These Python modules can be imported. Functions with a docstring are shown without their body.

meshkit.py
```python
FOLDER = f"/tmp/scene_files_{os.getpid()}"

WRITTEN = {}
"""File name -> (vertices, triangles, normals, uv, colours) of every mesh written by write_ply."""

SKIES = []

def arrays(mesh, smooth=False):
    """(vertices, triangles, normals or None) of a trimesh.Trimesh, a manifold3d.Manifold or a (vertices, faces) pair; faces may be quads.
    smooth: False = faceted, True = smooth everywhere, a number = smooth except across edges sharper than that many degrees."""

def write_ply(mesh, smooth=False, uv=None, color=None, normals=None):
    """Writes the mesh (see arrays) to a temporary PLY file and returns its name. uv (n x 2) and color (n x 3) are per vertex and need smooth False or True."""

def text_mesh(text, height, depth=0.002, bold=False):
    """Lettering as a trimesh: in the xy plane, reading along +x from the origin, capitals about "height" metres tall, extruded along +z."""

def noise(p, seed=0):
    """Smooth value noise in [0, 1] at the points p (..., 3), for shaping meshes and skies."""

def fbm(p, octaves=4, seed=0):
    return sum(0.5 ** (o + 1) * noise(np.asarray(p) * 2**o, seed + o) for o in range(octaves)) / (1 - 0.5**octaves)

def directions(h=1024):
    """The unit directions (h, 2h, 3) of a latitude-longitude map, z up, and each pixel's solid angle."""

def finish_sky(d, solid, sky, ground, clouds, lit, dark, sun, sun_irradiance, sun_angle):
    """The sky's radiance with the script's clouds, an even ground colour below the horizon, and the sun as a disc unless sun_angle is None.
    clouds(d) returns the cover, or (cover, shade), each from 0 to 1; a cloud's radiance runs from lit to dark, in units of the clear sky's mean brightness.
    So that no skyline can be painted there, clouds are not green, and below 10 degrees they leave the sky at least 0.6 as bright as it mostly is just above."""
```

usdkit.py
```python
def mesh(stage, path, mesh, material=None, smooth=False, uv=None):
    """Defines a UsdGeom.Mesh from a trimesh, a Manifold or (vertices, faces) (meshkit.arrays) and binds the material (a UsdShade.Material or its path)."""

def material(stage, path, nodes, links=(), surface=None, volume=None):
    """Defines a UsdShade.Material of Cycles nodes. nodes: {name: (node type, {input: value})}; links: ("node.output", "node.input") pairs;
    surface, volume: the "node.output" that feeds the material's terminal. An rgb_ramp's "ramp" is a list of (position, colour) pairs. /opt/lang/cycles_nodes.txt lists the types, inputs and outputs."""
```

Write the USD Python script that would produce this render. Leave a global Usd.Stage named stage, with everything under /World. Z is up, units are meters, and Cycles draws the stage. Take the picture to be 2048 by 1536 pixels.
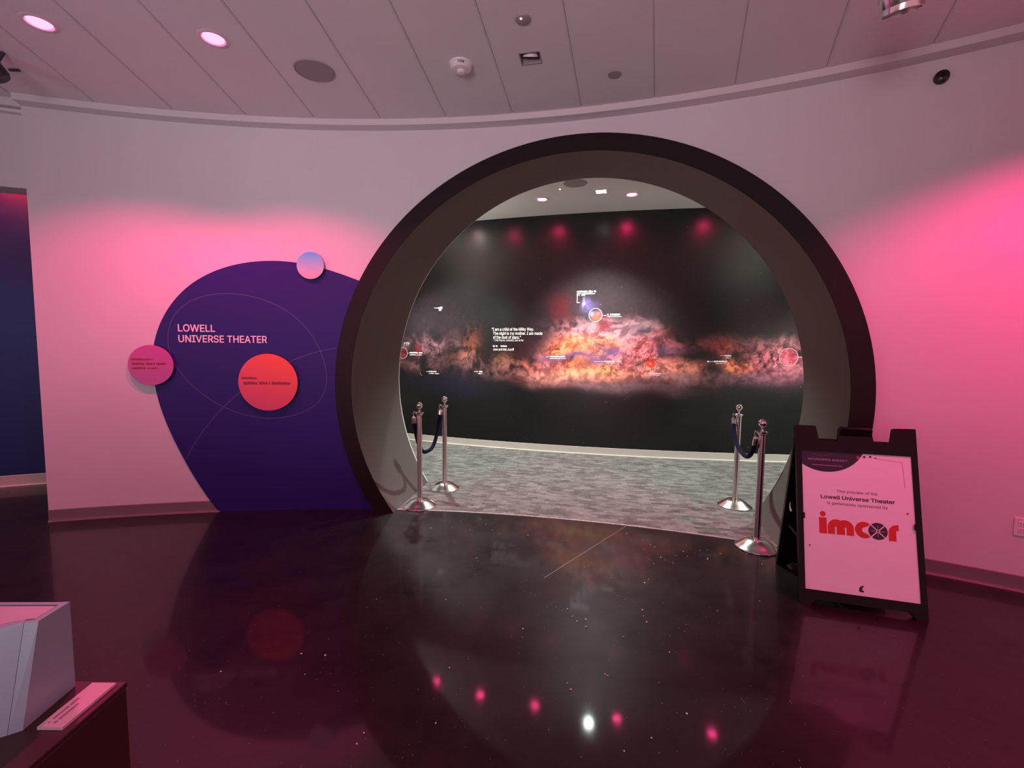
import math, numpy as np, trimesh, shapely, shapely.geometry as sg, manifold3d as m3
from shapely import affinity
from scipy.interpolate import splprep, splev
from pxr import Usd, UsdGeom, UsdLux, UsdShade, Gf, Sdf, Vt
import usdkit, meshkit

stage = Usd.Stage.CreateInMemory()
UsdGeom.SetStageUpAxis(stage, 'Z'); UsdGeom.SetStageMetersPerUnit(stage, 1.0)
world = UsdGeom.Xform.Define(stage, '/World'); stage.SetDefaultPrim(world.GetPrim())
PI = math.pi

# ------------------------------------------------------------------ camera
F_PX, PITCH, ROLL, EYE = 930.58, 0.07686, -0.0097, 1.4904
cam = UsdGeom.Camera.Define(stage, '/World/camera')
fwd = np.array([0, math.cos(PITCH), -math.sin(PITCH)]); r0 = np.array([1.0, 0, 0]); d0 = np.cross(fwd, r0)
rt = r0 * math.cos(ROLL) + d0 * math.sin(ROLL); dn = -r0 * math.sin(ROLL) + d0 * math.cos(ROLL)
cam.AddTransformOp().Set(Gf.Matrix4d(*rt, 0, *(-dn), 0, *(-fwd), 0, 0, 0, EYE, 1))
cam.CreateHorizontalApertureAttr(36.0); cam.CreateVerticalApertureAttr(27.0)
cam.CreateFocalLengthAttr(F_PX * 36.0 / 2048); cam.CreateClippingRangeAttr(Gf.Vec2f(0.05, 200))
EXPOSURE = 0.0
cam.CreateExposureAttr(EXPOSURE)

# ------------------------------------------------------------------ the rotunda's plan (metres)
WC = np.array([-1.396, -4.2596]); WR = 8.4363          # curved white wall: centre and radius
DC = np.array([4.5459, 21.5384]); DR = 15.408           # drum that carries the mural
PH = 0.2308                                             # bearing of the round opening from the wall's centre
CEIL, TRIM_Z, HALL_Z = 3.40, 3.351, 3.35
PINK = (1.0, 0.022, 0.22)

def polar(th, r):
    return np.array([WC[0] + r * math.sin(th), WC[1] + r * math.cos(th)])

# ------------------------------------------------------------------ light
dome = UsdLux.DomeLight.Define(stage, '/World/gallery_ambience')
dome.CreateColorAttr(Gf.Vec3f(0.95, 0.42, 0.52)); dome.CreateIntensityAttr(0.21)

def spot(name, xyz, color, power, half, soft, radius=0.04, aim=(0, 0, -1)):
    l = UsdLux.SphereLight.Define(stage, '/World/' + name)
    z = -np.array(aim, float); z /= np.linalg.norm(z)
    x = np.cross([0, 1, 0], z); x /= np.linalg.norm(x); y = np.cross(z, x)
    l.AddTransformOp().Set(Gf.Matrix4d(*x, 0, *y, 0, *z, 0, *map(float, xyz), 1))
    l.CreateRadiusAttr(radius); l.CreateNormalizeAttr(True)
    l.CreateColorAttr(Gf.Vec3f(*color)); l.CreateIntensityAttr(power)
    s = UsdLux.ShapingAPI.Apply(l.GetPrim()); s.CreateShapingConeAngleAttr(half); s.CreateShapingConeSoftnessAttr(soft)
    return l

def panel_light(name, xyz, color, power, size, yaw=0):
    l = UsdLux.RectLight.Define(stage, '/World/' + name)
    l.AddTranslateOp().Set(Gf.Vec3d(*map(float, xyz))); l.AddRotateZOp().Set(yaw)
    l.CreateWidthAttr(size); l.CreateHeightAttr(size); l.CreateNormalizeAttr(True)
    l.CreateColorAttr(Gf.Vec3f(*color)); l.CreateIntensityAttr(power)
    return l

LAMP_TH = [-0.1985, -0.0667, 0.60, 0.735]               # pink downlights on the curved wall; last two unseen, placed to light its right
for i, (th, pw) in enumerate(zip(LAMP_TH, (40, 45, 74, 36))):
    spot('pink_downlight_beam_%d' % i, (*polar(th, 7.337), CEIL - 0.05), PINK, pw, 62, 0.5)
spot('unseen_upper_wall_light', (-1.3, -1.8, 1.6), (1.0, 0.85, 1.0), 104.0, 42, 1.0, 0.5, (0.16, 1.0, 0.38))   # out of view behind the camera, placed to light the upper wall
spot('unseen_left_wall_light', (-4.6, -0.8, 1.5), (0.40, 0.80, 1.0), 22.0, 46, 1.0, 0.4, (0.22, 1.0, 0.38))  # cool light out of view, placed to light the left upper wall
HALL_WHITE = [(1.03, 5.65), (-1.15, 6.25), (4.6, 5.0)]
for i, (x, y) in enumerate(HALL_WHITE):                  # hall lamps: first the visible white square, others unseen, placed to light the hall
    spot('hall_lamp_beam_%d' % i, (x, y, HALL_Z - 0.03), (0.86, 1.0, 0.92), 112.0, 52, 0.5, 0.05)
for i, u in enumerate((-3.0, 3.0)):                      # unseen upward lights, placed to brighten the hall ceiling
    q = np.array([1.0, 4.85]) + u * np.array([0.958, -0.287])
    l = panel_light('unseen_hall_uplight_%d' % i, (q[0] + 0.1, q[1] + 0.3, 2.5), (1.0, 0.97, 0.90), 8.5, 0.4)
    l.AddRotateXOp().Set(180)
HALL_RED = [(-1.06, 6.40), (-0.402, 6.15), (0.354, 5.97), (1.42, 5.755), (2.573, 5.53)]
for i, (x, y) in enumerate(HALL_RED):
    spot('hall_red_beam_%d' % i, (x, y, HALL_Z - 0.02), (1.0, 0.015, 0.12), 6.0, 48, 0.8, 0.045, (0.10, 0.75, -1))
spot('unseen_passage_beam', (-4.9, 4.15, 3.3), (0.85, 1.0, 0.92), 16.0, 34, 0.7, 0.05)  # lamp out of view, placed to light the passage floor
spot('unseen_passage_red_beam', (-5.05, 4.50, 3.28), (1.0, 0.01, 0.03), 24.0, 85, 0.9, 0.04, (0.1, 0.6, -1))  # unseen red lamp, placed to redden the top of the navy wall

# ------------------------------------------------------------------ helpers
used = {}
def unique(parent, name):
    k = (parent, name); n = used.get(k, -1) + 1; used[k] = n
    return name if n == 0 else '%s_%03d' % (name, n)

LOC = {}
def custom(prim, label=None, cat=None, group=None, kind=None):
    for k, v in (('label', label), ('category', cat), ('group', group), ('kind', kind)):
        if v: prim.SetCustomDataByKey(k, v)

def thing(name, label, cat, loc=(0, 0, 0), group=None, kind=None):
    path = '/World/' + unique('/World', name)
    x = UsdGeom.Xform.Define(stage, path); x.AddTranslateOp().Set(Gf.Vec3d(*map(float, loc)))
    LOC[path] = np.array(loc, float); custom(x.GetPrim(), label, cat, group, kind)
    return path

def root_loc(path):
    while path not in LOC and path.count('/') > 2: path = path.rsplit('/', 1)[0]
    return LOC.get(path, np.zeros(3))

def obj(name, mesh, mat, parent='/World', smooth=30, label=None, cat=None, group=None, kind=None, local=False):
    """One Mesh prim. Vertices are given in world coordinates unless local."""
    path = parent + '/' + unique(parent, name)
    v, f, n = meshkit.arrays(mesh, smooth)
    base = np.zeros(3) if local else root_loc(parent)
    if hasattr(mesh, 'to_mesh') or isinstance(mesh, (tuple, list)) or True:
        m = trimesh.Trimesh(*meshkit.arrays(mesh, False)[:2], process=False); m.vertices = m.vertices - base
    p = usdkit.mesh(stage, path, m, MAT[mat], smooth=smooth)
    custom(p.GetPrim(), label, cat, group, kind)
    return path

def copy_of(src, name, loc, label, rotz=0):
    """Another thing of the same kind: references the first one's parts."""
    p = stage.GetPrimAtPath(src); was = p.GetCustomData()
    path = '/World/' + unique('/World', name)
    x = UsdGeom.Xform.Define(stage, path); x.GetPrim().GetReferences().AddInternalReference(src); x.GetPrim().SetInstanceable(True)
    x.ClearXformOpOrder(); x.GetPrim().RemoveProperty('xformOp:translate')
    UsdGeom.XformCommonAPI(x)
    x.AddTranslateOp().Set(Gf.Vec3d(*map(float, loc)))
    if rotz: x.AddRotateZOp().Set(rotz)
    custom(x.GetPrim(), label, was['category'], was.get('group'))
    return path

def polys(g):
    return [q for q in getattr(g, 'geoms', [g]) if q.geom_type == 'Polygon' and q.area > 1e-9]

def solid(shape, d0, d1, maxlen=None):
    """Extrudes a shapely shape from depth d0 to d1 along z as a Manifold."""
    parts = []
    for q in polys(shape):
        q = sg.polygon.orient(q)
        cs = m3.CrossSection([np.array(q.exterior.coords)[:-1]] + [np.array(i.coords)[:-1] for i in q.interiors], m3.FillRule.EvenOdd)
        parts.append(m3.Manifold.extrude(cs, d1 - d0).translate([0, 0, d0]))
    m = parts[0] if len(parts) == 1 else m3.Manifold.compose(parts)
    return m.refine_to_length(maxlen) if maxlen else m

def tri(mesh):
    v, f, _ = meshkit.arrays(mesh, False)
    return trimesh.Trimesh(v, f, process=False)

def on_wall(mesh):
    """(arc along the wall, height, distance in front of it) -> world, on the curved white wall."""
    m = tri(mesh); s, z, o = m.vertices.T; th = s / WR
    m.vertices = np.stack([WC[0] + (WR - o) * np.sin(th), WC[1] + (WR - o) * np.cos(th), z], 1); return m

def on_drum(mesh):
    m = tri(mesh); u, z, o = m.vertices.T; th = u / DR
    m.vertices = np.stack([DC[0] + (DR + o) * np.sin(th), DC[1] - (DR + o) * np.cos(th), z], 1); return m

def wall_pt(s, z, o=0): return on_wall(([(s, z, o)] * 3, [(0, 1, 2)])).vertices[0]
def drum_pt(u, z, o=0): return on_drum(([(u, z, o)] * 3, [(0, 1, 2)])).vertices[0]

def lettering(text, height, width=None, depth=0.002, bold=False):
    m = meshkit.text_mesh(text, height, depth, bold)
    if width: m.vertices[:, 0] *= width / m.vertices[:, 0].max()
    return m

def shifted(m, x=0, y=0, z=0):
    m = tri(m); m.apply_translation([x, y, z]); return m

def lathe(profile, n=48, close=False):
    prof = np.array(profile, float)
    a = np.linspace(0, 2 * PI, n, endpoint=False)
    v = np.stack([np.outer(np.cos(a), prof[:, 0]), np.outer(np.sin(a), prof[:, 0]), np.tile(prof[:, 1], (n, 1))], -1)
    k = len(prof); f = []
    for i in range(n):
        j = (i + 1) % n
        for q in range(k - 1 + close):
            b = (q + 1) % k
            f += [(i * k + q, j * k + q, j * k + b), (i * k + q, j * k + b, i * k + b)]
    m = trimesh.Trimesh(v.reshape(-1, 3), f, process=False); m.merge_vertices(); m.update_faces(m.nondegenerate_faces())
    return m

def cyl(r, h, z0=0, n=48, bevel=0.002):
    return lathe([(0, z0), (r - bevel, z0), (r, z0 + bevel), (r, z0 + h - bevel), (r - bevel, z0 + h), (0, z0 + h)], n)

def rbox(sx, sy, sz, r=0.004, at=(0, 0, 0)):
    """Box with chamfered edges, base centre at 'at'."""
    x, y, z = sx / 2, sy / 2, sz
    pts = []
    for a in (-1, 1):
        for b in (-1, 1):
            for c in (0, 1):
                for k in range(3):
                    q = [a * x, b * y, c * z]; q2 = list(q)
                    for ax in range(3):
                        if ax != k: q2[ax] -= (a, b, 1 if c else -1)[ax] * r
                    pts.append(q2)
    m = trimesh.convex.convex_hull(np.array(pts)); m.apply_translation(at); return m

def tube(path, radius, sides=12, caps=True):
    p = np.asarray(path, float); n = len(p); rad = np.broadcast_to(radius, (n,))
    t = np.gradient(p, axis=0); t /= np.linalg.norm(t, axis=1, keepdims=True)
    ref = np.array([0.3, 0.9, 0.1]); a = np.cross(t, ref); a /= np.linalg.norm(a, axis=1, keepdims=True); b = np.cross(t, a)
    ang = np.linspace(0, 2 * PI, sides, endpoint=False)
    v = p[:, None] + rad[:, None, None] * (np.cos(ang)[None, :, None] * a[:, None] + np.sin(ang)[None, :, None] * b[:, None])
    v = v.reshape(-1, 3); f = []
    for i in range(n - 1):
        for j in range(sides):
            k = (j + 1) % sides
            f += [(i * sides + j, i * sides + k, (i + 1) * sides + k), (i * sides + j, (i + 1) * sides + k, (i + 1) * sides + j)]
    if caps:
        v = np.vstack([v, p[0], p[-1]]); c0, c1 = n * sides, n * sides + 1
        for j in range(sides):
            k = (j + 1) % sides; f += [(c0, k, j), (c1, (n - 1) * sides + j, (n - 1) * sides + k)]
    m = trimesh.Trimesh(v, f, process=False); trimesh.repair.fix_normals(m); return m

def cat_(*ms): return trimesh.util.concatenate([tri(m) for m in ms])

def ring_shape(cx, cy, r, w):
    c = sg.Point(cx, cy); return c.buffer(r, 48).difference(c.buffer(r - w, 48))

def words(width, h, seed, x=0, y=0):
    """A line of lettering too small to read: a run of uneven strokes."""
    rng = np.random.default_rng(seed); out = []; p = 0.0
    while p < width:
        w = min(rng.uniform(.35, .8) * h, width - p)
        if rng.random() < .86: out.append(sg.box(x + p, y + h * rng.uniform(0, .12), x + p + w, y + h * rng.uniform(.72, 1.0)))
        p += w * rng.uniform(.92, 1.12)
    return shapely.union_all(out).buffer(h * .05)

# ------------------------------------------------------------------ materials
MAT = {}
def mat(name, nodes, links=(), surface='p.BSDF', volume=None):
    MAT[name] = usdkit.material(stage, '/World/Looks/' + name, nodes, links, surface, volume)
def plain(name, color, rough=0.5, **k):
    mat(name, {'p': ('principled_bsdf', dict(base_color=color, roughness=rough, **k))})
def glow(name, color, strength):
    mat(name, {'e': ('emission', dict(color=color, strength=strength))}, surface='e.emission')
def painted(name, color, rough, bump=0.0006, scale=260):
    mat(name, {'g': ('geometry', {}), 'n': ('noise_texture', dict(scale=scale, detail=3)), 'b': ('bump', dict(strength=0.25, distance=bump)),
               'n2': ('noise_texture', dict(scale=1.3, detail=4)), 'r': ('rgb_ramp', {'ramp': [(0.3, tuple(c * .95 for c in color)), (0.7, color)]}),
               'p': ('principled_bsdf', dict(roughness=rough))},
        [('g.position', 'n.vector'), ('n.fac', 'b.height'), ('b.normal', 'p.normal'), ('g.position', 'n2.vector'), ('n2.fac', 'r.fac'), ('r.color', 'p.base_color')])

painted('wall_paint', (0.74, 0.72, 0.72), 0.45)
painted('ceiling_paint', (0.78, 0.76, 0.75), 0.75)
painted('trim_paint', (0.74, 0.71, 0.70), 0.5)
painted('navy_paint', (0.008, 0.020, 0.15), 0.5)
painted('hall_paint', (0.80, 0.785, 0.745), 0.7)
plain('lobby_baseboard', (0.20, 0.17, 0.17), 0.45)
plain('hall_baseboard', (0.62, 0.58, 0.52), 0.5)
plain('ring_black', (0.013, 0.008, 0.009), 0.5, specular_ior_level=0.2)
painted('ring_lining', (0.112, 0.094, 0.083), 0.6, 0.0004)
plain('steel', (0.78, 0.73, 0.70), 0.20, metallic=1.0)
plain('steel_bright', (0.85, 0.82, 0.80), 0.10, metallic=1.0)
plain('strip_metal', (0.80, 0.78, 0.76), 0.42, metallic=0.6)
plain('joint_metal', (0.22, 0.21, 0.21), 0.45, metallic=0.6)
plain('velvet', (0.006, 0.006, 0.020), 0.85, sheen_weight=0.15, sheen_tint=(0.25, 0.25, 0.7), sheen_roughness=0.4, specular_ior_level=0.1)
plain('sign_plastic', (0.006, 0.004, 0.005), 0.42, specular_ior_level=0.25)
plain('sign_paper', (0.86, 0.90, 0.94), 0.35)
plain('ink_dark', (0.05, 0.015, 0.04), 0.5)
plain('ink_soft', (0.16, 0.06, 0.09), 0.5)
plain('ink_red', (0.62, 0.022, 0.022), 0.45)
plain('ink_plum', (0.03, 0.012, 0.05), 0.45)
plain('ink_white', (0.85, 0.82, 0.82), 0.5)
plain('ink_grey', (0.35, 0.30, 0.36), 0.5)
plain('planet_violet', (0.023, 0.009, 0.165), 0.5, specular_ior_level=0.3)
plain('orbit_ink', (0.085, 0.065, 0.24), 0.5)
plain('letter_white', (0.85, 0.82, 0.82), 0.4)
plain('white_plastic', (0.80, 0.77, 0.76), 0.4)
plain('grey_grille', (0.34, 0.30, 0.31), 0.7)
plain('grey_plastic', (0.33, 0.30, 0.31), 0.55)
plain('black_plastic', (0.012, 0.011, 0.012), 0.3)
plain('dark_metal', (0.05, 0.045, 0.06), 0.4, metallic=0.5)
plain('case_side_shade', (0.36, 0.53, 0.59), 0.35)  # case sides, with their cooler, dimmer light mixed into the colour
plain('case_top_lit', (0.66, 0.60, 0.66), 0.32)  # same material as the sides, coloured paler as if lit pink from above
plain('plinth_brown', (0.055, 0.022, 0.022), 0.42)
plain('card_paper', (0.80, 0.62, 0.66), 0.45)
plain('ink_card', (0.40, 0.22, 0.28), 0.5)
plain('caption_disc_ink', (0.30, 0.02, 0.05), 0.5)
plain('gasket', (0.10, 0.09, 0.11), 0.6)
glow('lamp_pink', (1.0, 0.15, 0.36), 4.6)
glow('lamp_hall_red', (1.0, 0.05, 0.24), 60.0)
glow('lamp_white', (1.0, 0.96, 0.88), 16.0)
glow('led_pink', (1.0, 0.25, 0.35), 6.0)
glow('led_white', (1.0, 1.0, 0.95), 4.0)
plain('can_reflector', (0.75, 0.6, 0.62), 0.25)
plain('crystal', (0.95, 0.95, 0.95), 0.2, specular_ior_level=0.8)

def disc_print(name, lo, hi, z0, z1, lean=0.0, x0=0):
    """Printed colour fade on a round panel, from lo at the bottom to hi at the top (leaning towards +x)."""
    mat(name, {'g': ('geometry', {}), 's': ('separate_xyz', {}), 'a': ('math', dict(math_type='multiply_add', value2=lean, value3=-lean * x0)),
               'b': ('math', dict(math_type='add')), 'm': ('map_range', dict(from_min=z0, from_max=z1)),
               'r': ('rgb_ramp', {'ramp': [(0, lo), (1, hi)]}), 'p': ('principled_bsdf', dict(roughness=0.42))},
        [('g.position', 's.vector'), ('s.x', 'a.value1'), ('a.value', 'b.value1'), ('s.z', 'b.value2'), ('b.value', 'm.value'), ('m.result', 'r.fac'), ('r.color', 'p.base_color')])
disc_print('print_orange', (0.66, 0.075, 0.17), (0.92, 0.09, 0.05), 0.90, 1.45, 0.45, -2.15)
disc_print('print_magenta', (0.48, 0.11, 0.34), (0.60, 0.035, 0.33), 1.15, 1.50, 0.35, -3.1)
disc_print('print_lilac', (0.78, 0.55, 0.52), (0.13, 0.66, 0.95), 2.07, 2.29)

# polished dark floor: mottled, faintly streaked, with tiny bright aggregate
mat('polished_floor', {'g': ('geometry', {}), 'n': ('noise_texture', dict(scale=2.6, detail=6, roughness=0.65)), 'nf': ('noise_texture', dict(scale=140, detail=3)),
     'st': ('mapping', dict(mapping_type='point', rotation=(0, 0, 0.6), scale=(5, 90, 5))), 'ns': ('noise_texture', dict(scale=1.0, detail=4)),
     'v': ('voronoi_texture', dict(scale=75, feature='f1')), 'lt': ('math', dict(math_type='less_than', value2=0.10)),
     'wn': ('math', dict(math_type='greater_than', value2=0.93)), 'sc': ('separate_color', {}), 'an': ('math', dict(math_type='multiply')),
     'c': ('rgb_ramp', {'ramp': [(0.3, (0.010, 0.008, 0.008)), (0.7, (0.019, 0.016, 0.0165))]}), 'mx': ('mix_color', dict(b=(0.55, 0.53, 0.53))),
     'rc': ('map_range', dict(from_min=0.3, from_max=0.7, to_min=0.045, to_max=0.085)), 'rr': ('map_range', dict(from_min=0.25, from_max=0.75, to_min=0.26, to_max=0.40)), 'ad': ('math', dict(math_type='multiply_add', value2=0.03)),
     'b': ('bump', dict(strength=0.05, distance=0.0004)), 'p': ('principled_bsdf', dict(specular_ior_level=0.20, coat_weight=0.45, coat_roughness=0.09, coat_ior=1.45))},
    [('g.position', 'n.vector'), ('g.position', 'nf.vector'), ('g.position', 'st.vector'), ('st.vector', 'ns.vector'), ('g.position', 'v.vector'),
     ('v.distance', 'lt.value1'), ('v.color', 'sc.color'), ('sc.r', 'wn.value1'), ('lt.value', 'an.value1'), ('wn.value', 'an.value2'),
     ('n.fac', 'c.fac'), ('c.color', 'mx.a'), ('an.value', 'mx.fac'), ('mx.result', 'p.base_color'),
     ('n.fac', 'rc.value'), ('rc.result', 'p.coat_roughness'), ('n.fac', 'rr.value'), ('ns.fac', 'ad.value1'), ('rr.result', 'ad.value3'), ('ad.value', 'p.roughness'), ('nf.fac', 'b.height'), ('b.normal', 'p.normal')])

# carpet: broken dashes of light and dark grey loops
def carpet():
    n = {'g': ('geometry', {}), 'rot': ('mapping', dict(rotation=(0, 0, 0.16))),
         'b1': ('brick_texture', dict(color1=(0.0, 0.0, 0.0), color2=(1, 1, 1), mortar=(0.5, 0.5, 0.5), scale=1.0, mortar_size=0.0, brick_width=0.115, row_height=0.052, offset=0.43)),
         'sa': ('mapping', dict(scale=(7.5, 17, 8))), 'na': ('noise_texture', dict(scale=1.0, detail=3, roughness=0.65)),
         'sb': ('mapping', dict(scale=(75, 9, 20))), 'nb': ('noise_texture', dict(scale=1.0, detail=2)),
         'sc': ('mapping', dict(scale=(14, 120, 20))), 'nc': ('noise_texture', dict(scale=1.0, detail=2)), 'nd': ('noise_texture', dict(scale=240, detail=2)),
         'comb': ('vector_math', dict(math_type='scale', scale=0.055)), 'add': ('vector_math', dict(math_type='add')),
         'x1': ('mix_color', dict(fac=0.74)), 'x2': ('mix_color', dict(fac=0.22)), 'x3': ('mix_color', dict(fac=0.14)), 'cv': ('combine_xyz', {}),
         'r': ('rgb_ramp', {'ramp': [(0.35, (0.098, 0.092, 0.086)), (0.47, (0.155, 0.147, 0.137)), (0.60, (0.250, 0.238, 0.222))]}),
         'b': ('bump', dict(strength=0.4, distance=0.003)), 'p': ('principled_bsdf', dict(roughness=0.95, specular_ior_level=0.1))}
    l = [('g.position', 'rot.vector'), ('rot.vector', 'sb.vector'), ('sb.vector', 'nb.vector'), ('nb.fac', 'cv.y'), ('cv.vector', 'comb.vector1'), ('rot.vector', 'add.vector1'), ('comb.vector', 'add.vector2'),
         ('add.vector', 'b1.vector'), ('add.vector', 'sa.vector'), ('sa.vector', 'na.vector'), ('rot.vector', 'sc.vector'), ('sc.vector', 'nc.vector'), ('g.position', 'nd.vector'),
         ('b1.color', 'x1.a'), ('na.fac', 'x1.b'), ('x1.result', 'x2.a'), ('nc.fac', 'x2.b'), ('x2.result', 'x3.a'), ('nd.fac', 'x3.b'), ('x3.result', 'r.fac'), ('r.color', 'p.base_color'), ('nd.fac', 'b.height'), ('b.normal', 'p.normal')]
    mat('carpet_loop', n, l)
carpet()

# the printed wall covering reads its colours from the mesh
mat('mural_print', {'a': ('attribute', dict(attribute='print')), 'g': ('geometry', {}), 'n': ('noise_texture', dict(scale=300, detail=2)), 'b': ('bump', dict(strength=0.1, distance=0.0006)),
     'p': ('principled_bsdf', dict(roughness=0.27, specular_ior_level=0.36))},
    [('a.color', 'p.base_color'), ('g.position', 'n.vector'), ('n.fac', 'b.height'), ('b.normal', 'p.normal')])

# ================================================================== THE SETTING
RX = 0.9954
def ring_u(R, n=160, cz=1.1272):
    """Half-ellipse of the opening above the floor, as (lateral, height), from the left foot over the top to the right foot."""
    a0 = math.asin(-cz / R); a = np.linspace(PI - a0, a0, n)
    return np.stack([R * RX * np.cos(a), cz + R * np.sin(a)], 1)
def dev(uz):                                             # lateral on the chord -> arc along the wall
    return np.stack([WR * (PH + np.arcsin(uz[:, 0] / WR)), uz[:, 1]], 1)
def opening(R, low=-1.0):
    d = dev(ring_u(R)); return sg.Polygon(np.vstack([d, [d[-1, 0], low], [d[0, 0], low]]))

# floor
fl = sg.Polygon([(-7.5, -3), (6.5, -3), (6.5, 5.0)] + [tuple(polar(t, 8.445)) for t in np.linspace(0.85, -0.25, 60)] + [(-2.6, 6.2), (-7.5, 6.6)])
fm = solid(fl, -0.12, 0.0, 0.8)
obj('floor', fm, 'polished_floor', kind='structure', label='dark polished floor with white flecks', smooth=False)
cp = sg.Polygon([tuple(polar(t, 8.4475)) for t in np.linspace(-0.25, 0.85, 60)] + [(7.5, 4.6), (9, 9), (-6, 9.6), (-6, 6.62), (-2.6, 6.22)])
obj('floor', solid(cp, -0.12, 0.0015, 0.8), 'carpet_loop', kind='structure', label='grey dashed carpet beyond the round opening', smooth=False)
# metal strip along the carpet's edge, and the joint line that runs from it
th0, th1 = PH - math.asin(1.76 / WR), PH + math.asin(1.76 / WR)
st = sg.LineString([tuple(polar(t, 8.446)) for t in np.linspace(th0, th1, 60)]).buffer(0.0058, cap_style=2)
obj('trim_1', solid(st, -0.004, 0.0035), 'strip_metal', kind='structure', label='thin metal strip between carpet and polished floor', smooth=False)
jt = sg.LineString([(0.979, 3.836), (0.301, 3.022), (0.22, 2.924)]).buffer(0.0022, cap_style=2)
obj('trim_2', solid(jt, -0.004, 0.0008), 'joint_metal', kind='structure', label='straight joint line in the polished floor', smooth=False)

# curved white wall with the round hole
S0, S1 = -2.516, 9.2
wl = sg.box(S0, -0.05, S1, CEIL + 0.05).difference(opening(2.04))
obj('wall_back', on_wall(solid(wl, -0.16, 0.0, 0.14)), 'wall_paint', kind='structure', label='curved white wall washed with pink light', smooth=40)
# header over the side passage, and that passage's navy wall
hd = on_wall(solid(sg.box(-5.6, 2.765, S0 + 0.02, CEIL + 0.05), -0.30, -0.12, 0.2))
obj('wall_left', hd, 'wall_paint', kind='structure', label='white header above the side passage', smooth=40)
obj('trim_3', on_wall(solid(sg.box(-5.6, 2.745, S0 + 0.0, 2.80), -0.32, -0.105, 0.2)), 'trim_paint', kind='structure', label='pale ledge under the header', smooth=40)
def arc_wall(r0, r1, a0, a1, z0, z1, n=50):
    t = np.linspace(a0, a1, n)
    q = sg.Polygon([tuple(polar(x, r0)) for x in t] + [tuple(polar(x, r1)) for x in t[::-1]])
    return solid(q, z0, z1)
obj('wall_passage', arc_wall(9.81, 9.95, -0.62, -0.25, -0.05, 3.5), 'navy_paint', kind='structure', label='navy blue wall inside the side passage', smooth=40)

def cove(r, a0, a1, h=0.10, sgn=-1, n=70, c=WC, flip=False):
    """Cove base swept along an arc: thin upright with a toe that runs out over the floor."""
    prof = [(0, 0), (0.022, 0), (0.021, 0.004), (0.010, 0.010), (0.006, 0.020), (0.006, h - 0.004), (0.003, h), (0, h)]
    t = np.linspace(a0, a1, n); k = len(prof); v = []; f = []
    for x in t:
        for d, z in prof:
            rr = r + sgn * d
            v.append((c[0] + rr * math.sin(x), c[1] + (-1 if flip else 1) * rr * math.cos(x), z))
    for i in range(n - 1):
        for j in range(k):
            b = (j + 1) % k; f += [(i * k + j, (i + 1) * k + j, (i + 1) * k + b), (i * k + j, (i + 1) * k + b, i * k + b)]
    for i0 in (0, (n - 1) * k):
        f += [(i0, i0 + j, i0 + j + 1) for j in range(1, k - 1)]
    m = trimesh.Trimesh(v, f, process=False); trimesh.repair.fix_normals(m); return m

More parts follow.
